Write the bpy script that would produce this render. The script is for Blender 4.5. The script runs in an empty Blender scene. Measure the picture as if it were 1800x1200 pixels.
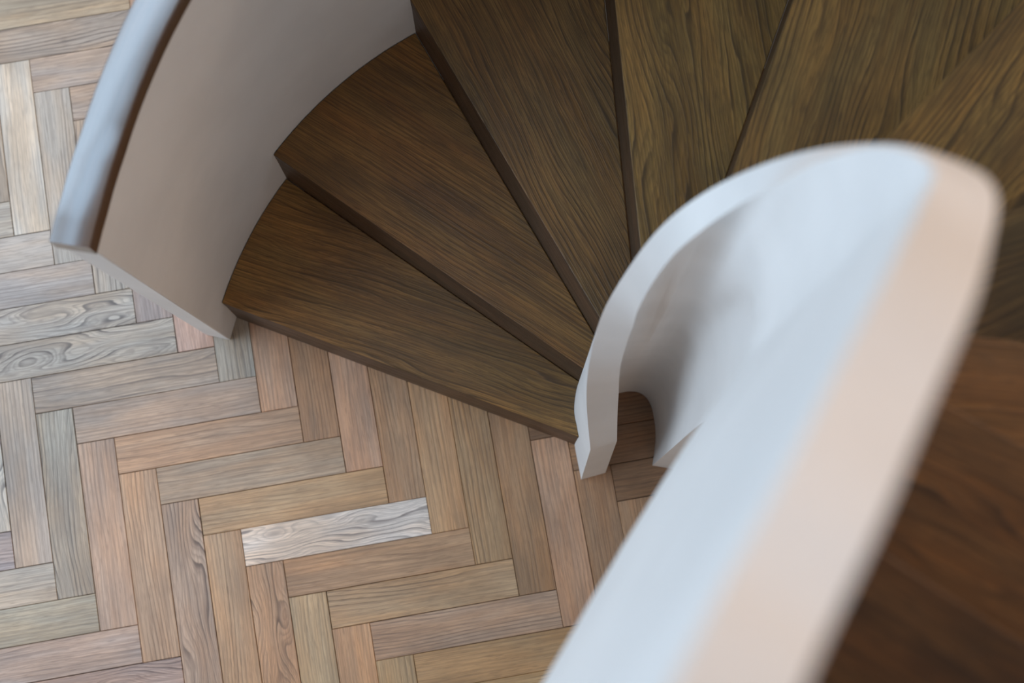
import bpy, math, random
from mathutils import Matrix, Vector
random.seed(7)

# ------------------------------------------------------------------ camera
scene = bpy.context.scene
cam_data = bpy.data.cameras.new('camera')
cam = bpy.data.objects.new('camera', cam_data)
scene.collection.objects.link(cam)
cx = Vector((0.98505, -0.17222, 0.00332))
cy = Vector((0.16914, 0.97073, 0.17054))
cz = Vector((-0.03259, -0.16743, 0.98535))
M = Matrix((cx, cy, cz)).transposed().to_4x4()
M.translation = Vector((-0.34426, -0.34574, 3.50611))
cam.matrix_world = M
cam_data.sensor_width = 36.0
cam_data.lens = 51.12
cam_data.clip_start = 0.02
cam_data.dof.use_dof = True
cam_data.dof.focus_distance = 3.15
cam_data.dof.aperture_fstop = 1.9
scene.camera = cam

# ------------------------------------------------------------------ light
scene.view_settings.view_transform = 'Standard'
scene.view_settings.look = 'None'
scene.view_settings.exposure = 0.18
scene.view_settings.gamma = 1.0
scene.view_settings.use_curve_mapping = False
world = bpy.data.worlds.new('sky')
scene.world = world
world.use_nodes = True
bg = world.node_tree.nodes['Background']
bg.inputs['Color'].default_value = (0.55, 0.75, 1.0, 1)
bg.inputs['Strength'].default_value = 0.9


def area(name, loc, target, sx, sy, power, color):
    d = bpy.data.lights.new(name, 'AREA')
    d.shape = 'RECTANGLE'
    d.size, d.size_y = sx, sy
    d.energy = power
    d.color = color
    o = bpy.data.objects.new(name, d)
    scene.collection.objects.link(o)
    o.location = loc
    o.rotation_euler = (Vector(target) - Vector(loc)).to_track_quat('-Z', 'Y').to_euler()
    return o


WX, WY0, WY1, WZ0, WZ1 = -3.5, -0.7, 2.7, 0.1, 2.1        # the wide window in the left wall
CY0, CY1, CZ0, CZ1 = -0.7, 2.7, 3.6, 6.5                  # the clerestory window above it
BLUE = (0.76, 0.88, 1.0)
area('window_daylight', (WX - 0.12, (WY0 + WY1) / 2, (WZ0 + WZ1) / 2), (0, (WY0 + WY1) / 2, (WZ0 + WZ1) / 2),
     WY1 - WY0, WZ1 - WZ0, 84, BLUE)
area('clerestory_daylight', (WX - 0.12, (CY0 + CY1) / 2, (CZ0 + CZ1) / 2), (0, (CY0 + CY1) / 2, (CZ0 + CZ1) / 2),
     CY1 - CY0, CZ1 - CZ0, 108, (0.60, 0.80, 1.0))
area('rooflight_daylight', (-2.5, 0.9, 6.72), (-2.5, 0.9, 0), 1.9, 3.6, 62, (0.54, 0.77, 1.0))
area('wall_lamp_light', (2.35, 2.0, 4.4), (0.0, 0.0, 2.4), 1.0, 0.7, 84, (1.0, 0.67, 0.43))
area('hall_lamp_light', (0.5, -2.45, 1.2), (0.0, 0.0, 0.5), 1.4, 1.0, 9, (1.0, 0.66, 0.40))


# ------------------------------------------------------------------ helpers
def new_mesh(name, verts, faces, mat=None, parent=None, smooth=False):
    me = bpy.data.meshes.new(name)
    me.from_pydata([tuple(v) for v in verts], [], faces)
    me.update()
    if smooth:
        me.polygons.foreach_set('use_smooth', [True] * len(me.polygons))
    o = bpy.data.objects.new(name, me)
    scene.collection.objects.link(o)
    if mat:
        me.materials.append(mat)
    if parent:
        o.parent = parent
    return o


def tag(o, label, cat, group=None):
    o['label'] = label
    o['category'] = cat
    if group:
        o['group'] = group


def empty(name, loc=(0, 0, 0)):
    o = bpy.data.objects.new(name, None)
    o.location = loc
    o.empty_display_size = 0.1
    scene.collection.objects.link(o)
    return o


def bevel(o, w, seg=2, angle=40):
    m = o.modifiers.new('bevel', 'BEVEL')
    m.width = w
    m.segments = seg
    m.limit_method = 'ANGLE'
    m.angle_limit = math.radians(angle)
    m.harden_normals = False


class NT:
    """tiny node helper"""
    def __init__(self, nt):
        self.nt = nt

    def n(self, t, **kw):
        nd = self.nt.nodes.new(t)
        for k, v in kw.items():
            setattr(nd, k, v)
        return nd

    def link(self, a, b):
        self.nt.links.new(a, b)

    def val(self, sock, v):
        if isinstance(v, (int, float)):
            sock.default_value = v
        elif isinstance(v, (tuple, list)):
            sock.default_value = v
        else:
            self.link(v, sock)

    def math(self, op, a, b=None, c=None, clamp=False):
        nd = self.n('ShaderNodeMath', operation=op)
        nd.use_clamp = clamp
        self.val(nd.inputs[0], a)
        if b is not None:
            self.val(nd.inputs[1], b)
        if c is not None:
            self.val(nd.inputs[2], c)
        return nd.outputs[0]

    def comb(self, x, y, z):
        nd = self.n('ShaderNodeCombineXYZ')
        for i, v in enumerate((x, y, z)):
            self.val(nd.inputs[i], v)
        return nd.outputs[0]

    def noise(self, vec, scale=1.0, detail=2.0, rough=0.5):
        nd = self.n('ShaderNodeTexNoise')
        nd.noise_dimensions = '3D'
        self.link(vec, nd.inputs['Vector'])
        nd.inputs['Scale'].default_value = scale
        nd.inputs['Detail'].default_value = detail
        nd.inputs['Roughness'].default_value = rough
        return nd.outputs[0]

    def mix(self, f, a, b, mode='MIX'):
        nd = self.n('ShaderNodeMix', data_type='RGBA', blend_type=mode)
        self.val(nd.inputs[0], f)
        for s, v in ((nd.inputs[6], a), (nd.inputs[7], b)):
            if isinstance(v, tuple):
                s.default_value = (v[0], v[1], v[2], 1)
            else:
                self.link(v, s)
        return nd.outputs[2]

    def maprange(self, v, a, b, c, d, smooth=True):
        nd = self.n('ShaderNodeMapRange')
        nd.interpolation_type = 'SMOOTHSTEP' if smooth else 'LINEAR'
        self.link(v, nd.inputs[0])
        for i, x in enumerate((a, b, c, d)):
            self.val(nd.inputs[i + 1], x)
        return nd.outputs[0]


def wood_material(name, tone=None, dark=(0.05, 0.035, 0.025), rough=0.4, freq=26, amp=1.0, contrast=0.75,
                  blotch=0.35, pore=0.45, spec=0.5, coat=0.0, coat_rough=0.3, rvar=1.0, bump=0.25):
    """oak: growth-ring contours of a noise stretched along u, pores, blotches. UV = metres (u along the grain);
    the 'plank' colour attribute holds (seed, contrast, ring frequency) and 'tone' the board's own colour."""
    m = bpy.data.materials.new(name)
    m.use_nodes = True
    h = NT(m.node_tree)
    bs = m.node_tree.nodes['Principled BSDF']
    uv = h.n('ShaderNodeUVMap', uv_map='grain').outputs[0]
    s = h.n('ShaderNodeSeparateXYZ')
    h.link(uv, s.inputs[0])
    u, v = s.outputs[0], s.outputs[1]
    at = h.n('ShaderNodeAttribute', attribute_name='plank')
    sp = h.n('ShaderNodeSeparateColor')
    h.link(at.outputs['Color'], sp.inputs[0])
    seed = h.math('MULTIPLY', sp.outputs[0], 97.0)
    pc = sp.outputs[1]
    pf = sp.outputs[2]
    tn = h.n('ShaderNodeAttribute', attribute_name='tone').outputs['Color']
    # large contour noise
    kn = h.maprange(pc, 0.8, 0.9, 0.0, 1.0)          # boards with a lively, knotty figure
    n1 = h.noise(h.comb(h.math('MULTIPLY', u, h.math('MULTIPLY_ADD', kn, 2.6, 2.3)),
                        h.math('MULTIPLY', v, h.math('MULTIPLY_ADD', kn, 6.0, 9.0)), seed), 1.0, 1.2, 0.45)
    n2 = h.noise(h.comb(h.math('MULTIPLY', u, 9.0), h.math('MULTIPLY', v, 60.0), seed), 1.0, 2.0, 0.6)
    n3 = h.noise(h.comb(h.math('MULTIPLY', u, 3.6), h.math('MULTIPLY', v, 22.0), h.math('ADD', seed, 5.0)), 1.0, 2.0, 0.5)
    # frequency of rings
    fq = h.math('MULTIPLY_ADD', pf, freq * 2.0, freq)
    r = h.math('ADD', h.math('MULTIPLY', v, fq), h.math('MULTIPLY', n1, h.math('MULTIPLY_ADD', pc, amp * 8.0, amp * 2.0)))
    r = h.math('ADD', r, h.math('MULTIPLY', n2, 0.5))
    r = h.math('ADD', r, h.math('MULTIPLY', n3, 1.3))
    f = h.math('FRACT', r)
    line = h.maprange(f, 0.52, 0.9, 0.0, 1.0)
    fall = h.maprange(f, 0.92, 1.0, 1.0, 0.0)
    line = h.math('MULTIPLY', line, fall)
    # a second, finer family of rings
    f2 = h.math('FRACT', h.math('MULTIPLY', r, 3.0))
    fine = h.maprange(f2, 0.3, 0.85, 0.0, 1.0)
    fine = h.math('MULTIPLY', fine, h.maprange(f2, 0.88, 1.0, 1.0, 0.0))
    mask = h.maprange(h.noise(h.comb(h.math('MULTIPLY', u, 3.0), h.math('MULTIPLY', v, 28.0), h.math('ADD', seed, 11.0)),
                              1.0, 1.5, 0.5), 0.38, 0.62, 0.25, 1.0)
    # open pores: short dark dashes
    por = h.noise(h.comb(h.math('MULTIPLY', u, 30.0), h.math('MULTIPLY', v, 520.0), seed), 1.0, 1.0, 0.5)
    por = h.maprange(por, 0.5, 0.72, 0.0, 1.0)
    por2 = h.noise(h.comb(h.math('MULTIPLY', u, 5.0), h.math('MULTIPLY', v, 250.0), seed), 1.0, 2.0, 0.6)
    por2 = h.maprange(por2, 0.40, 0.66, 0.0, 1.0)
    bl = h.noise(h.comb(h.math('MULTIPLY', u, 4.0), h.math('MULTIPLY', v, 11.0), h.math('ADD', seed, 23.0)), 1.0, 3.0, 0.6)
    bl = h.maprange(bl, 0.3, 0.7, 1.0 - blotch, 1.0 + blotch * 0.6)
    k = h.math('MULTIPLY', h.math('MULTIPLY', line, mask), h.math('MULTIPLY', h.math('MULTIPLY_ADD', pc, 0.75, 0.25), contrast), clamp=True)
    k2 = h.math('MULTIPLY', fine, h.math('MULTIPLY_ADD', pc, 0.28 * contrast, 0.06))
    k3 = h.math('MULTIPLY', h.math('MAXIMUM', por, h.math('MULTIPLY', por2, 0.8)), pore)
    tot = h.math('SUBTRACT', 1.0, h.math('MULTIPLY', h.math('MULTIPLY', h.math('SUBTRACT', 1.0, k), h.math('SUBTRACT', 1.0, k2)),
                                         h.math('SUBTRACT', 1.0, k3)), clamp=True)
    warm = h.noise(h.comb(h.math('MULTIPLY', u, 3.0), h.math('MULTIPLY', v, 16.0), h.math('ADD', seed, 41.0)), 1.0, 2.0, 0.6)
    warm = h.maprange(warm, 0.35, 0.65, 0.0, 1.0)
    base = h.mix(warm, tn, h.mix(1.0, tn, (1.08, 0.95, 0.82), 'MULTIPLY'))
    base = h.mix(1.0, base, h.comb(bl, bl, bl), 'MULTIPLY')
    dk = h.mix(1.0, tn, dark, 'MULTIPLY')
    col = h.mix(tot, base, dk)
    h.link(col, bs.inputs['Base Color'])
    rg = h.math('MULTIPLY_ADD', tot, 0.18 * rvar, rough)
    rg = h.math('ADD', rg, h.math('MULTIPLY', h.math('SUBTRACT', bl, 1.0), 0.15 * rvar))
    h.link(rg, bs.inputs['Roughness'])
    bs.inputs['Specular IOR Level'].default_value = spec
    bs.inputs['Coat Weight'].default_value = coat
    bs.inputs['Coat Roughness'].default_value = coat_rough
    bs.inputs['Coat IOR'].default_value = 2.0
    bp = h.n('ShaderNodeBump')
    bp.inputs['Strength'].default_value = bump
    bp.inputs['Distance'].default_value = 0.0012
    h.link(h.math('SUBTRACT', 1.0, tot), bp.inputs['Height'])
    h.link(bp.outputs[0], bs.inputs['Normal'])
    return m


def plaster_material(name, col, rough=0.55, spec=0.3, bump=0.25):
    m = bpy.data.materials.new(name)
    m.use_nodes = True
    h = NT(m.node_tree)
    bs = m.node_tree.nodes['Principled BSDF']
    g = h.n('ShaderNodeNewGeometry').outputs['Position']
    n1 = h.noise(g, 5.0, 3.0, 0.55)
    n2 = h.noise(g, 42.0, 3.0, 0.6)
    n3 = h.noise(g, 420.0, 2.0, 0.5)
    t = h.maprange(n1, 0.3, 0.7, 0.95, 1.03)
    h.link(h.mix(1.0, col, h.comb(t, t, t), 'MULTIPLY'), bs.inputs['Base Color'])
    bs.inputs['Roughness'].default_value = rough
    bs.inputs['Specular IOR Level'].default_value = spec
    bp = h.n('ShaderNodeBump')
    bp.inputs['Strength'].default_value = bump
    bp.inputs['Distance'].default_value = 0.002
    h.link(h.math('ADD', h.math('MULTIPLY', n2, 0.8), h.math('MULTIPLY', n3, 0.12)), bp.inputs['Height'])
    h.link(bp.outputs[0], bs.inputs['Normal'])
    return m


def lin(c):
    return tuple(((x / 255.0) / 12.92 if x <= 10 else ((x / 255.0 + 0.055) / 1.055) ** 2.4) for x in c)


def set_wood_attrs(o, uvs, tones, planks):
    """uvs: per loop, tones and planks: per face"""
    me = o.data
    uvl = me.uv_layers.new(name='grain')
    for i, c in enumerate(uvs):
        uvl.data[i].uv = c
    ta = me.attributes.new('tone', 'FLOAT_COLOR', 'FACE')
    pa = me.attributes.new('plank', 'FLOAT_COLOR', 'FACE')
    for i in range(len(me.polygons)):
        ta.data[i].color = (*tones[i], 1)
        pa.data[i].color = (*planks[i], 1)


WHITE = plaster_material('white_painted_plaster', (0.66, 0.65, 0.64))
ROOM = plaster_material('room_wall_paint', (0.5, 0.46, 0.42), 0.7, 0.2)
FLOORWOOD = wood_material('herringbone_oak', dark=(0.26, 0.24, 0.25), rough=0.36, freq=62, contrast=1.0, blotch=0.2,
                          pore=0.42, spec=0.5, bump=0.3)
TREADWOOD = wood_material('dark_stained_oak', dark=(0.22, 0.20, 0.20), rough=0.40, freq=48, contrast=1.0, blotch=0.34,
                          pore=0.6, spec=0.42, bump=0.3)
RAILWOOD = wood_material('handrail_oak', dark=(0.45, 0.4, 0.35), rough=0.3, freq=200, amp=0.08, contrast=0.25, blotch=0.12, rvar=0.0,
                         pore=0.5, spec=0.6, coat=1.0, coat_rough=0.22, bump=0.12)
GAP = bpy.data.materials.new('dark_floor_joint')
GAP.use_nodes = True
GAP.node_tree.nodes['Principled BSDF'].inputs['Base Color'].default_value = (0.02, 0.015, 0.012, 1)
GAP.node_tree.nodes['Principled BSDF'].inputs['Roughness'].default_value = 0.9

# ------------------------------------------------------------------ floor: herringbone parquet
W = 0.09
GX, GY = 10.52, 0.97
#  (kind, k, period): colour (left boards: own grey plus painted window sheen), line contrast, ring frequency, seed
PL = {
    ('H', 0, 0): ((232, 214, 203), .88, .02, .31), ('H', 1, 0): ((146, 110, 80), .25, .25, .12),
    ('H', 2, 0): ((158, 126, 92), .55, .15, .53), ('H', 3, 0): ((152, 122, 102), .5, .3, .77),
    ('H', 4, 0): ((140, 110, 76), .2, .4, .21), ('H', -1, 0): ((158, 126, 90), .2, .3, .44),
    ('H', -2, 0): ((188, 156, 122), .25, .1, .66), ('H', -3, 0): ((176, 138, 106), .35, .12, .87),
    ('H', -4, 0): ((172, 146, 128), .15, .3, .35), ('H', -5, 0): ((182, 160, 142), .75, .05, .93),
    ('H', -6, 0): ((188, 172, 156), .95, 0., .08), ('H', -7, 0): ((192, 180, 168), 1.0, 0., .27),
    ('H', -8, 0): ((176, 164, 158), .2, .4, .61), ('H', -9, 0): ((184, 172, 162), .15, .4, .18),
    ('V', -6, 0): ((182, 162, 146), .2, .4, .51), ('V', -5, 0): ((168, 154, 136), .8, .2, .72),
    ('V', -4, 0): ((178, 144, 120), .25, .3, .03), ('V', -3, 0): ((182, 142, 106), .4, .3, .84),
    ('V', -2, 0): ((166, 138, 118), .85, .25, .57), ('V', -1, 0): ((158, 126, 96), .55, .35, .39),
    ('V', 0, 0): ((186, 142, 102), .9, .18, .64), ('V', 1, 0): ((206, 170, 118), .3, .3, .13),
    ('V', 2, 0): ((186, 136, 90), .12, .1, .97), ('V', 3, 0): ((150, 120, 84), .3, .2, .42),
    ('V', -10, 1): ((174, 160, 142), .5, .15, .33), ('V', -9, 1): ((160, 122, 98), .25, .25, .71),
    ('V', -8, 1): ((134, 100, 74), .3, .4, .48), ('V', -7, 1): ((176, 132, 102), .15, .1, .22),
    ('V', -6, 1): ((150, 112, 80), .35, .35, .59), ('V', -5, 1): ((150, 112, 76), .15, .2, .88),
    ('V', -4, 1): ((142, 108, 72), .45, .25, .05), ('V', -3, 1): ((132, 98, 68), .2, .3, .69),
    ('V', -2, 1): ((148, 112, 90), .2, .3, .16), ('V', -1, 1): ((132, 98, 72), .2, .2, .81),
    ('V', -14, 1): ((186, 176, 164), .6, .3, .45), ('V', -15, 1): ((204, 196, 184), .1, .2, .92),
    ('V', -13, 1): ((184, 168, 152), .7, .15, .28), ('H', -14, 1): ((174, 158, 148), .15, .4, .55),
    ('H', -13, 1): ((190, 168, 152), .6, .3, .74), ('H', -15, 1): ((176, 160, 146), .8, .2, .36),
    ('H', -1, 1): ((120, 86, 60), .2, .2, .3), ('H', 0, 1): ((112, 80, 56), .2, .2, .9), ('H', 1, 1): ((122, 86, 60), .3, .2, .5),
    ('H', -2, 1): ((112, 80, 56), .2, .2, .1), ('V', 0, 1): ((140, 104, 76), .3, .3, .25), ('V', 1, 1): ((134, 98, 72), .3, .3, .62),
    ('H', 2, 1): ((134, 98, 70), .3, .2, .5),
    ('V', -7, 0): ((198, 188, 176), .9, .05, .67),
}
verts, faces, uvs, tones, planks, mats = [], [], [], [], [], []
rf = random.Random(3)


def add_plank(x0, y0, x1, y1, horiz, tone, pk):
    g = 0.0004
    e = 0.0011
    j = lambda: rf.uniform(-0.0004, 0.0004)
    z = rf.uniform(-0.00015, 0.00015)
    X0, X1, Y0, Y1 = x0 + g + j(), x1 - g + j(), y0 + g + j(), y1 - g + j()
    b = len(verts)
    verts.extend([(X0, Y0, z - .002), (X1, Y0, z - .002), (X1, Y1, z - .002), (X0, Y1, z - .002),
                  (X0 + e, Y0 + e, z), (X1 - e, Y0 + e, z), (X1 - e, Y1 - e, z), (X0 + e, Y1 - e, z)])
    fs = [(4, 5, 6, 7), (0, 1, 5, 4), (1, 2, 6, 5), (2, 3, 7, 6), (3, 0, 4, 7)]
    off = rf.uniform(0, 20)
    voff = rf.uniform(-0.6, 0.6)
    for q in fs:
        faces.append(tuple(b + i for i in q))
        for i in q:
            p = verts[b + i]
            a, c = (p[0] - x0, p[1] - y0) if horiz else (p[1] - y0, p[0] - x0)
            uvs.append((a + off, c + voff))
        tones.append(tone)
        planks.append(pk)
        mats.append(0)


def plank_tone(c):
    c = lin(c)
    y = 0.25 * c[0] + 0.6 * c[1] + 0.15 * c[2]
    g = min(1.0, max(0.0, (y - 0.19) / 0.15))
    k = 1.95 + (1.10 - 1.95) * g
    t = [a + (b_ - a) * g for a, b_ in zip((1.31, 1.02, 0.64), (1.09, 1.0, 0.88))]
    return tuple(min(0.85, k * (0.68 * x + 0.32 * y * q)) for x, q in zip(c, t))


def plank_style(kind, k, m, wx):
    if (kind, k, m) in PL:
        c, con, fr, sd = PL[(kind, k, m)]
        return plank_tone(c), (sd, con, fr)
    t = rf.random()
    warm, grey = (152, 118, 88), (180, 168, 158)
    g = min(1, max(0, 0.15 + rf.uniform(-.25, .35) + (0.6 if wx < -1.0 else 0)))  # boards on the left greyer, window sheen partly put into their colour
    c = [warm[i] * (1 - g) + grey[i] * g + rf.uniform(-8, 8) for i in range(3)]
    c = [x * (0.9 + 0.2 * t) for x in c]
    return plank_tone(c), (rf.random(), rf.choice([.15, .2, .3, .5, .8, .95]), rf.uniform(0, .4))


XR0, XR1, YR0, YR1 = -3.5, 2.6, -2.6, 2.9
for k in range(-75, 75):
    for m in range(-10, 10):
        gx, gy = k + 10 * m, k
        x0, x1 = (gx - GX) * W, (gx + 5 - GX) * W
        y1, y0 = (-gy - GY) * W, (-gy - 1 - GY) * W
        if x1 > XR0 and x0 < XR1 and y1 > YR0 and y0 < YR1:
            tn, pk = plank_style('H', k, m, (x0 + x1) / 2)
            add_plank(x0, y0, x1, y1, True, tn, pk)
        x0, x1 = (gx - GX) * W, (gx + 1 - GX) * W
        y1, y0 = (-gy - 1 - GY) * W, (-gy - 6 - GY) * W
        if x1 > XR0 and x0 < XR1 and y1 > YR0 and y0 < YR1:
            tn, pk = plank_style('V', k, m, (x0 + x1) / 2)
            add_plank(x0, y0, x1, y1, False, tn, pk)
b = len(verts)
verts += [(XR0 - .3, YR0 - .5, -.0021), (XR1 + .3, YR0 - .5, -.0021), (XR1 + .3, YR1 + .5, -.0021), (XR0 - .3, YR1 + .5, -.0021)]
faces.append((b, b + 1, b + 2, b + 3))
uvs += [(0, 0)] * 4
tones.append((.02, .015, .01))
planks.append((0, 0, 0))
mats.append(1)
floor = new_mesh('floor', verts, faces, FLOORWOOD)
floor.data.materials.append(GAP)
floor.data.polygons.foreach_set('material_index', mats)
set_wood_attrs(floor, uvs, tones, planks)
floor['kind'] = 'structure'

# ------------------------------------------------------------------ room shell
def box_obj(name, boxes, mat, parent=None):
    v, f = [], []
    for (a, c) in boxes:
        b = len(v)
        v += [(x, y, z) for z in (a[2], c[2]) for (x, y) in ((a[0], a[1]), (c[0], a[1]), (c[0], c[1]), (a[0], c[1]))]
        f += [tuple(b + i for i in q) for q in ((3, 2, 1, 0), (4, 5, 6, 7), (0, 1, 5, 4), (1, 2, 6, 5), (2, 3, 7, 6), (3, 0, 4, 7))]
    return new_mesh(name, v, f, mat, parent)


ZT = 6.6
Y0, Y1, X1 = -2.6, 2.9, 2.6
wl = box_obj('wall_left', [((WX - .1, Y0, 0), (WX, WY0, ZT)), ((WX - .1, WY1, 0), (WX, Y1, ZT)),
                           ((WX - .1, WY0, 0), (WX, WY1, WZ0)), ((WX - .1, WY0, WZ1), (WX, WY1, CZ0)),
                           ((WX - .1, WY0, CZ0), (WX, CY0, ZT)), ((WX - .1, CY0, CZ1), (WX, WY1, ZT))], ROOM)
wr = box_obj('wall_right', [((X1, Y0, 0), (X1 + .1, Y1, ZT))], ROOM)
wb = box_obj('wall_back', [((WX - .1, Y1, 0), (X1 + .1, Y1 + .1, ZT))], ROOM)
wf = box_obj('wall_front', [((WX - .1, Y0 - .1, 0), (X1 + .1, Y0, ZT))], ROOM)
ce = box_obj('ceiling', [((WX - .1, Y0 - .1, ZT), (-3.48, Y1 + .1, ZT + .1)), ((-1.6, Y0 - .1, ZT), (X1 + .1, Y1 + .1, ZT + .1)),
                         ((-3.48, Y0 - .1, ZT), (-1.6, -0.9, ZT + .1)), ((-3.48, 2.7, ZT), (-1.6, Y1 + .1, ZT + .1))], ROOM)
bars = [((WX - .07, WY0, WZ0), (WX - .03, WY0 + .05, WZ1)), ((WX - .07, WY1 - .05, WZ0), (WX - .03, WY1, WZ1)),
        ((WX - .07, WY0 + .05, WZ0), (WX - .03, WY1 - .05, WZ0 + .05)), ((WX - .07, WY0 + .05, WZ1 - .05), (WX - .03, WY1 - .05, WZ1))]
wn = box_obj('window_1', bars, WHITE)
for o in (wl, wr, wb, wf, ce, wn):
    o['kind'] = 'structure'

# ------------------------------------------------------------------ curves of the stair
H = 0.1918
DIR = Vector((-0.682, -0.731))
NRM = Vector((0.731, -0.682))
# inner balustrade: outer-face edge (x, y), top height, thickness
S = [(-0.1120,-0.0730,0.340,0.061),(-0.1179,-0.0319,0.482,0.065),(-0.1221,0.0010,0.611,0.067),(-0.1226,0.0258,0.720,0.063),(-0.1189,0.0479,0.811,0.059),(-0.1121,0.0700,0.888,0.059),(-0.1040,0.0896,0.959,0.059),(-0.0942,0.1046,1.031,0.058),(-0.0819,0.1156,1.114,0.053),(-0.0675,0.1245,1.213,0.049),(-0.0510,0.1325,1.320,0.047),(-0.0311,0.1386,1.421,0.047),(-0.0079,0.1412,1.508,0.048),(0.0169,0.1398,1.586,0.048),(0.0422,0.1336,1.664,0.048),(0.0659,0.1218,1.747,0.049),(0.0858,0.1051,1.831,0.053),(0.1004,0.0853,1.910,0.058),(0.1094,0.0645,1.981,0.060),(0.1143,0.0437,2.045,0.060),(0.1167,0.0225,2.107,0.060),(0.1162,-0.0011,2.170,0.060),(0.1115,-0.0283,2.236,0.060),(0.1022,-0.0583,2.311,0.058),(0.0893,-0.0879,2.383,0.053),(0.0746,-0.1144,2.434,0.050),(0.0584,-0.1379,2.465,0.053),(0.0394,-0.1602,2.495,0.056),(0.0170,-0.1828,2.535,0.057),(-0.0071,-0.2059,2.577,0.058),(-0.0310,-0.2296,2.610,0.058),(-0.0545,-0.2538,2.635,0.058),(-0.0779,-0.2787,2.656,0.058),(-0.1013,-0.3040,2.678,0.058),(-0.1243,-0.3290,2.700,0.058),(-0.1462,-0.3528,2.717,0.058),(-0.1668,-0.3749,2.730,0.058),(-0.1864,-0.3954,2.744,0.058),(-0.2054,-0.4148,2.763,0.058)]
for d in (0.06, 0.12, 0.2, 0.3, 0.42, 0.6, 0.8, 1.0):
    S.append((-0.2054 + DIR.x * d, -0.4148 + DIR.y * d, 2.763 + 0.6 * d, 0.058))


def catmull(P, sub):
    out = []
    n = len(P)
    for i in range(n - 1):
        p0, p1, p2, p3 = P[max(i - 1, 0)], P[i], P[i + 1], P[min(i + 2, n - 1)]
        for k in range(sub):
            t = k / sub
            out.append(tuple(0.5 * (2 * b_ + (c - a) * t + (2 * a - 5 * b_ + 4 * c - d) * t * t + (3 * b_ - a - 3 * c + d) * t ** 3)
                             for a, b_, c, d in zip(p0, p1, p2, p3)))
    out.append(tuple(P[-1]))
    return out


SS = catmull(S, 4)


def tangents(P):
    T = []
    for i in range(len(P)):
        a, c = P[max(i - 3, 0)], P[min(i + 3, len(P) - 1)]
        t = Vector((c[0] - a[0], c[1] - a[1]))
        t.normalize()
        T.append(t)
    return T


TS = tangents(SS)
INNER = []                      # (outer xy, inner xy, z top)
for p, t in zip(SS, TS):
    n = Vector((t.y, -t.x))
    o2 = Vector((p[0], p[1]))
    INNER.append((o2, o2 + n * p[3], p[2]))

stair = empty('winding_staircase', (0, 0, 0))
tag(stair, 'dark oak winding staircase of wedge-shaped treads fanning around the white stairwell wall', 'staircase')

# tread inner boundary follows the outer face of the inner balustrade, down to its foot
PI_ = [Vector((-0.1225, -0.111)), Vector((-0.1225, -0.06))] + [i[0].copy() for i in INNER[8:]]
# make the polyline reach far along the straight flight
PI_.append(PI_[-1] + DIR * 1.2)
RO = 0.9785
PO = [Vector((RO * math.cos(math.radians(a)), RO * math.sin(math.radians(a)))) for a in range(165, -44, -1)]
PO.append(PO[-1] + DIR * 2.2)


def cross_param(P, q, d):
    """polyline parameter where the ray line q + s*d crosses P (s in the +d half)"""
    best = None
    for i in range(len(P) - 1):
        a, c = P[i], P[i + 1]
        e = c - a
        den = e.x * d.y - e.y * d.x
        if abs(den) < 1e-9:
            continue
        w = q - a
        t = (w.x * d.y - w.y * d.x) / den
        s = (w.x * e.y - w.y * e.x) / den
        if -1e-6 <= t <= 1 + 1e-6 and s > -0.03:
            if best is None or s > best[1] or True:
                if best is None:
                    best = (i + t, s)
    return best[0]


def poly_between(P, t0, t1):
    def at(t):
        i = min(int(t), len(P) - 2)
        return P[i].lerp(P[i + 1], t - i)
    pts = [at(t0)]
    for i in range(int(t0) + 1, int(t1) + 1):
        if t0 + 1e-4 < i < t1 - 1e-4:
            pts.append(P[i].copy())
    pts.append(at(t1))
    return pts


# riser lines: a point at the inner end and the outward direction
lines = []
p_a, p_b = Vector((-0.122, -0.027)), Vector((-0.873, 0.417))
lines.append((p_a - (p_b - p_a).normalized() * 0.0, (p_b - p_a).normalized()))
for n in range(2, 8):
    a = math.radians(135 - 25 * (n - 2))
    lines.append((Vector((0, 0)), Vector((math.cos(a), math.sin(a)))))
d8 = Vector((0.9547, -0.2974))
lines.append((Vector((0.341, -0.110)) - d8 * 0.341, d8))
q9 = Vector((-0.682, -0.731)) * 0.034
lines.append((Vector((0.217, -0.223)) - NRM * 0.25, Vector((0.7716, -0.6361))))
for j in range(5):
    lines.append((Vector((0.056, -0.366)) + DIR * (0.235 * j) - NRM * 0.14, NRM.copy()))

params = []
for (q, d) in lines:
    params.append((cross_param(PI_, q, d), cross_param(PO, q, d)))

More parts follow.
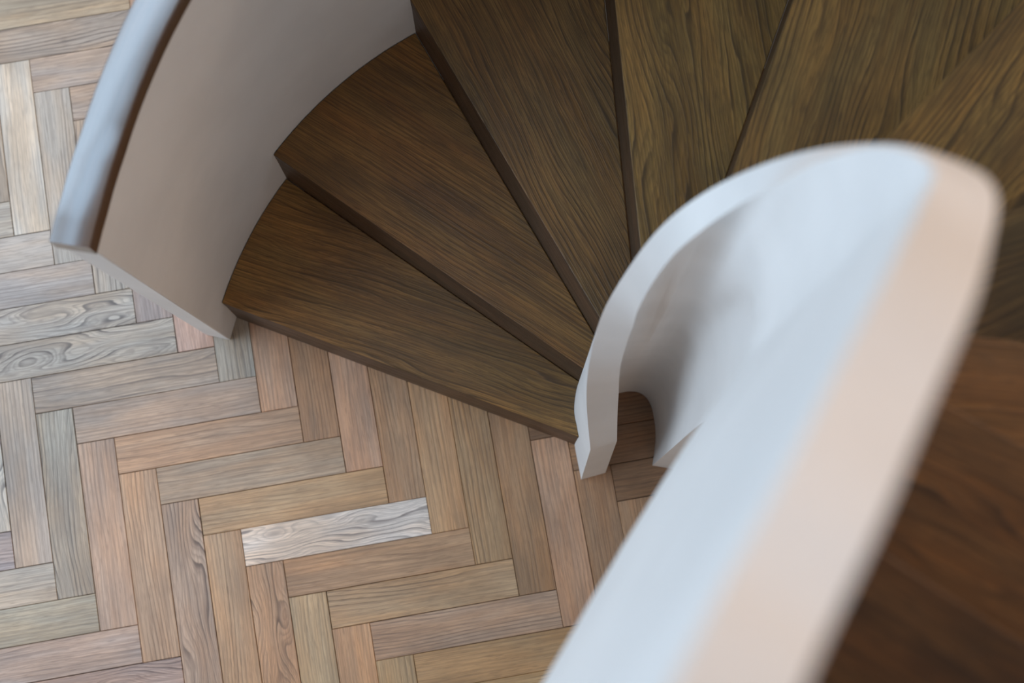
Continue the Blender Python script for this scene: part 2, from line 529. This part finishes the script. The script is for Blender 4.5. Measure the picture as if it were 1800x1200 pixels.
# board colour (the two darkest boards have shade painted in), contrast, frequency, seed, grain turn (degrees)
TR = [((104, 80, 50), .75, .25, .14, 2), ((100, 74, 44), .35, .5, .52, 2), ((96, 74, 48), .75, .3, .83, -4),
      ((106, 84, 52), .79, .12, .36, 3), ((102, 80, 50), .74, .3, .67, 3), ((108, 82, 48), .78, .12, .09, 6),
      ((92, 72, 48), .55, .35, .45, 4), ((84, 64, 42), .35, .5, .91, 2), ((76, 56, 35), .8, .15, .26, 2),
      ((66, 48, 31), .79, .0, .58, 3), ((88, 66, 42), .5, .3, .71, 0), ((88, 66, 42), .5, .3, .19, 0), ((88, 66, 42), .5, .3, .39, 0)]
TH = 0.032
for n in range(13):
    z1 = H * (n + 1)
    pi = poly_between(PI_, params[n][0], params[n + 1][0])
    po = poly_between(PO, params[n][1], params[n + 1][1])
    ring = pi + po[::-1]                      # inner forward, outer back -> closes along the front edge
    d = lines[n][1]
    nn = Vector((-d.y, d.x))
    org = ring[0]
    ang = math.radians(TR[n][4])
    ud = Vector((d.x * math.cos(ang) - d.y * math.sin(ang), d.x * math.sin(ang) + d.y * math.cos(ang)))
    vd = Vector((-ud.y, ud.x))
    rt = random.Random(n)
    uo, vo = rt.uniform(0, 9), rt.uniform(-1, 1)
    N = len(ring)
    v = [(p.x, p.y, z1) for p in ring] + [(p.x, p.y, z1 - TH) for p in ring]
    f = [tuple(range(N - 1, -1, -1)), tuple(range(N, 2 * N))]
    f += [(i, (i + 1) % N, N + (i + 1) % N, N + i) for i in range(N)]
    o = new_mesh('tread', v, f, TREADWOOD, stair)
    uv = []
    for pl in o.data.polygons:
        for li in pl.loop_indices:
            c = o.data.vertices[o.data.loops[li].vertex_index].co
            q = Vector((c.x, c.y)) - org
            uv.append((q.dot(ud) + uo, q.dot(vd) + vo + (z1 - c.z)))
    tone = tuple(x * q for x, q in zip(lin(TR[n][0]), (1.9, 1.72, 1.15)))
    edge = lin((84, 64, 46))
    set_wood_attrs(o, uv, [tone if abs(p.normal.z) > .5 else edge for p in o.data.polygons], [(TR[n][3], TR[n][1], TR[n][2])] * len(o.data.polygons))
    bevel(o, 0.0018, 2, 30)
    # riser board under the front edge
    a, c = pi[0], po[0]
    back = pi[1] - pi[0]
    side = nn if nn.dot((pi[-1] + po[-1]) / 2 - (a + c) / 2) > 0 else -nn
    e0, e1 = 0.0015, 0.018
    z0 = H * n
    quad = [a + side * e0, c + side * e0, c + side * e1, a + side * e1]
    # keep the board clear of the outer wall
    quad[2] = quad[2] - d * (quad[2] - quad[1]).length * 0.1
    v = [(p.x, p.y, z0) for p in quad] + [(p.x, p.y, z1 - TH) for p in quad]
    o = new_mesh('riser', v, [(3, 2, 1, 0), (4, 5, 6, 7), (0, 1, 5, 4), (1, 2, 6, 5), (2, 3, 7, 6), (3, 0, 4, 7)], TREADWOOD, stair)
    uv = []
    for pl in o.data.polygons:
        for li in pl.loop_indices:
            cc = o.data.vertices[o.data.loops[li].vertex_index].co
            q = Vector((cc.x, cc.y)) - a
            uv.append((q.dot(d) + uo + 3, cc.z + vo))
    set_wood_attrs(o, uv, [lin((84, 64, 46))] * 6, [(TR[n][3], .3, .3)] * 6)

# ------------------------------------------------------------------ inner balustrade wall


def rel(o, root):
    """parent while keeping world coordinates in the mesh"""
    o.parent = root
    o.matrix_parent_inverse = Matrix.Translation(-Vector(root.location))


FOOT_O = [Vector((-0.1225, -0.111)), Vector((-0.1225, -0.06))]
LEGIN = [(0.001, 0.072), (0.003, 0.079), (0.037, 0.079), (0.057, 0.072), (0.072, 0.055), (0.078, 0.032), (0.077, -0.002), (0.069, -0.057), (0.053, -0.107)]
SOF = [(0.00, 1.56), (0.15, 1.60), (0.36, 1.62), (0.42, 1.67), (0.46, 1.71), (0.51, 1.75), (0.56, 1.78), (1.5, 2.5)]


def interp(T, x):
    if x <= T[0][0]:
        return T[0][1]
    for (a, b_), (c, d) in zip(T, T[1:]):
        if x <= c:
            return b_ + (d - b_) * (x - a) / (c - a)
    return T[-1][1]


BI = [(-.062,-.105),(-.062,-.05),(-.062,-.01),(-.062,.012),(-.061,.028),(-.058,.042),(-.053,.053),(-.047,.062),(-.040,.069),
      (-.030,.074),(-.020,.078),(-.008,.080),(.004,.080),(.016,.080),(.028,.080),(.040,.078),(.052,.074),(.062,.067),(.070,.057),
      (.075,.045),(.078,.030),(.0785,.008),(.077,-.02),(.070,-.055),(.053,-.107)]          # where the inner face meets the floor
BI = catmull(BI, 4)
NE = len(BI) - 1                # the wall stands on the floor up to this station, then it is a raised string
verts, faces = [], []
rings = []
NST = len(INNER)
NV = 20                         # vertical subdivisions


def smooth01(t):
    t = min(1.0, max(0.0, t))
    return t * t * (3 - 2 * t)


ZSTR = 1.58
for i, (o2, i2, zt) in enumerate(INNER):
    ring = []
    if i <= NE:
        bi = Vector(BI[i])
        bo = o2.copy()
        if i < 8:
            bo = o2.lerp(o2 + (Vector((-0.1225, -0.111)) - INNER[0][0]), 1 - i / 8.0)
            za, zc = 0.0, zt
        else:
            f_ = min(1.0, (i - 8) / 40.0)
            za, zc = min(1.0, 0.3 * zt) * f_ + (1.0 - f_) * 0, min(zt, ZSTR)
            if i > 48:
                za = 1.0 + 0.47 * smooth01((i - 70) / 20.0)
        if i > 72:
            bo = o2.lerp(Vector((0.110, -0.127)) + (o2 - INNER[NE][0]) * 0.6, smooth01((i - 72) / (NE - 72)))
        zs = [zt * k / NV for k in range(NV + 1)] if zt < ZSTR else \
             [ZSTR * k / (NV - 4) for k in range(NV - 3)] + [ZSTR + (zt - ZSTR) * k / 4 for k in range(1, 5)]

        def at(z, top, bot, lin_=False):
            t = (z - za) / (zc - za) if zc > za else 1.0
            return bot.lerp(top, min(1, max(0, t)) if i < 8 else smooth01(t))
        lift = 0.016 * smooth01((i - 64) / 12.0) * smooth01((99 - i) / 10.0)      # the coping tips up towards the well here
        ring = [(*at(z, o2, bo), z) for z in zs] + [(*at(z, i2, bi), z + (lift if z >= zt - 1e-6 else 0)) for z in reversed(zs)]
    else:
        zb = interp(SOF, i2.dot(DIR))
        zs = [zb] * (NV - 3) + [zb + (zt - zb) * k / 4 for k in range(1, 5)]
        ring = [(*o2, z) for z in zs] + [(*i2, z) for z in reversed(zs)]
    rings.append(ring)
R_ = len(rings[0])
for ring in rings:
    verts += ring
LOW = NV - 4                    # ring index of the height where the string leaves the floor-standing wall
for i in range(NST - 1):
    for k in range(R_):
        if i >= NE:
            if k < LOW or k >= R_ - 1 - LOW:
                continue        # open under the string: closed by the soffit and the end face below
        a, b2 = i * R_ + k, i * R_ + (k + 1) % R_
        faces.append((a, b2, b2 + R_, a + R_))
for i in range(NE, NST - 1):    # soffit of the string
    a, c = i * R_ + LOW, i * R_ + R_ - 1 - LOW
    faces.append((c, a, a + R_, c + R_))
for k in range(LOW):            # end face of the floor-standing wall
    a, c = NE * R_ + k, NE * R_ + R_ - 1 - k
    faces.append((a, a + 1, c - 1, c))
# end caps as strips
for base, flip in ((0, True), ((NST - 1) * R_, False)):
    for k in range(NV):
        if not flip and k < LOW:
            continue
        q = (base + k, base + k + 1, base + R_ - 2 - k, base + R_ - 1 - k)
        faces.append(q if not flip else q[::-1])
par = new_mesh('balustrade', verts, faces, WHITE, None, True)
tag(par, 'slender white plaster balustrade without a rail coiling round the open stairwell, blurred near the camera', 'balustrade')
bevel(par, 0.0022, 2, 50)
for pol in par.data.polygons:
    pol.use_smooth = True
par.data.set_sharp_from_angle(angle=math.radians(38))

# ------------------------------------------------------------------ outer balustrade with the wooden handrail
ob = empty('balustrade', (-0.909, 0.371, 0))
tag(ob, 'wide curved white balustrade wall carrying the wooden handrail, at the outer ends of the treads', 'balustrade')
RZ = [(160.5, 1.190), (157, 1.187), (150.7, 1.202), (143.8, 1.238), (135, 1.292), (125, 1.37), (110, 1.49), (85, 1.68), (-43, 2.66)]
RZ = [(-a, z) for a, z in RZ]
RH = 0.044


def outer_station(i_theta, d=0.0):
    """direction outward, tangent point, for angle or for distance along the straight run"""
    a = math.radians(i_theta)
    e = Vector((math.cos(a), math.sin(a)))
    return e, DIR * d


st = []
th = 160.6
while th > -43:
    st.append((th, 0.0))
    th -= 2.0
st.append((-43.0, 0.0))
for d in (0.1, 0.2, 0.3, 0.4, 0.5, 0.6):
    st.append((-43.0, d))
verts, faces = [], []
NV = 12
rings = []
for (th, d) in st:
    e, sh = outer_station(th, d)
    zt = interp(RZ, -th) - RH + 0.8 * d
    ring = []
    for r in (1.041, 0.980):
        seq = range(NV + 1) if r > 1 else range(NV, -1, -1)
        for k in seq:
            z = zt * k / NV
            # the end leans: its foot stands 3 degrees further up the curve
            lean = 2.9 * (1 - k / NV) * max(0.0, (th - 140) / 20.6) if th > 140 else 0.0
            a = math.radians(th - lean)
            p = Vector((math.cos(a), math.sin(a))) * r + sh
            ring.append((p.x, p.y, z))
    rings.append(ring)
R_ = 2 * (NV + 1)
for ring in rings:
    verts += ring
for i in range(len(rings) - 1):
    for k in range(R_):
        a, b2 = i * R_ + k, i * R_ + (k + 1) % R_
        faces.append((a, b2, b2 + R_, a + R_))
for base, flip in ((0, True), ((len(rings) - 1) * R_, False)):
    for k in range(NV):
        q = (base + k, base + k + 1, base + R_ - 2 - k, base + R_ - 1 - k)
        faces.append(q if not flip else q[::-1])
ow = new_mesh('parapet', verts, faces, WHITE, None, True)
rel(ow, ob)
ow.data.set_sharp_from_angle(angle=math.radians(38))
bevel(ow, 0.002, 2, 50)

verts, faces, uvs = [], [], []
us = []
acc = 0
prev = None
rings = []
st[0] = (160.9, 0.0)
for (th, d) in st:
    e, sh = outer_station(th, d)
    zt = interp(RZ, -th) + 0.8 * d
    ring = []
    # rounded-edge rail section: (radius, dz)
    for r, dz in ((1.043, -RH), (1.043, -0.0022), (1.0422, -0.0007), (1.040, 0.0), (1.010, 0.0004), (0.977, 0.0), (0.9752, -0.0007), (0.9745, -0.0022), (0.9745, -RH)):
        p = e * r + sh
        ring.append((p.x, p.y, zt + dz))
    c = e * 1.01 + sh
    if prev is not None:
        acc += (c - prev).length
    prev = c.copy()
    us.append(acc)
    rings.append(ring)
R_ = 9
vv = [0, .035, .04, .044, .07, .1, .104, .108, .143]
for ring in rings:
    verts += ring
for i in range(len(rings) - 1):
    for k in range(R_):
        a, b2 = i * R_ + k, i * R_ + (k + 1) % R_
        faces.append((a, b2, b2 + R_, a + R_))
        k2 = (k + 1) % R_
        v2 = vv[k2] if k2 else .2
        uvs += [(us[i], vv[k]), (us[i], v2), (us[i + 1], v2), (us[i + 1], vv[k])]
faces.append(tuple(range(R_))[::-1])
uvs += [(0.0 + .3, 0.5 + .01 * k) for k in range(R_)]
faces.append(tuple((len(rings) - 1) * R_ + k for k in range(R_)))
uvs += [(9.0, 0.5 + .01 * k) for k in range(R_)]
rail = new_mesh('handrail', verts, faces, RAILWOOD, None, True)
set_wood_attrs(rail, uvs, [lin((86, 64, 48))] * len(faces), [(.4, .6, .5)] * len(faces))
rail.data.set_sharp_from_angle(angle=math.radians(30))
rel(rail, ob)
rail['label'] = 'dark wooden handrail with a bluish sheen'
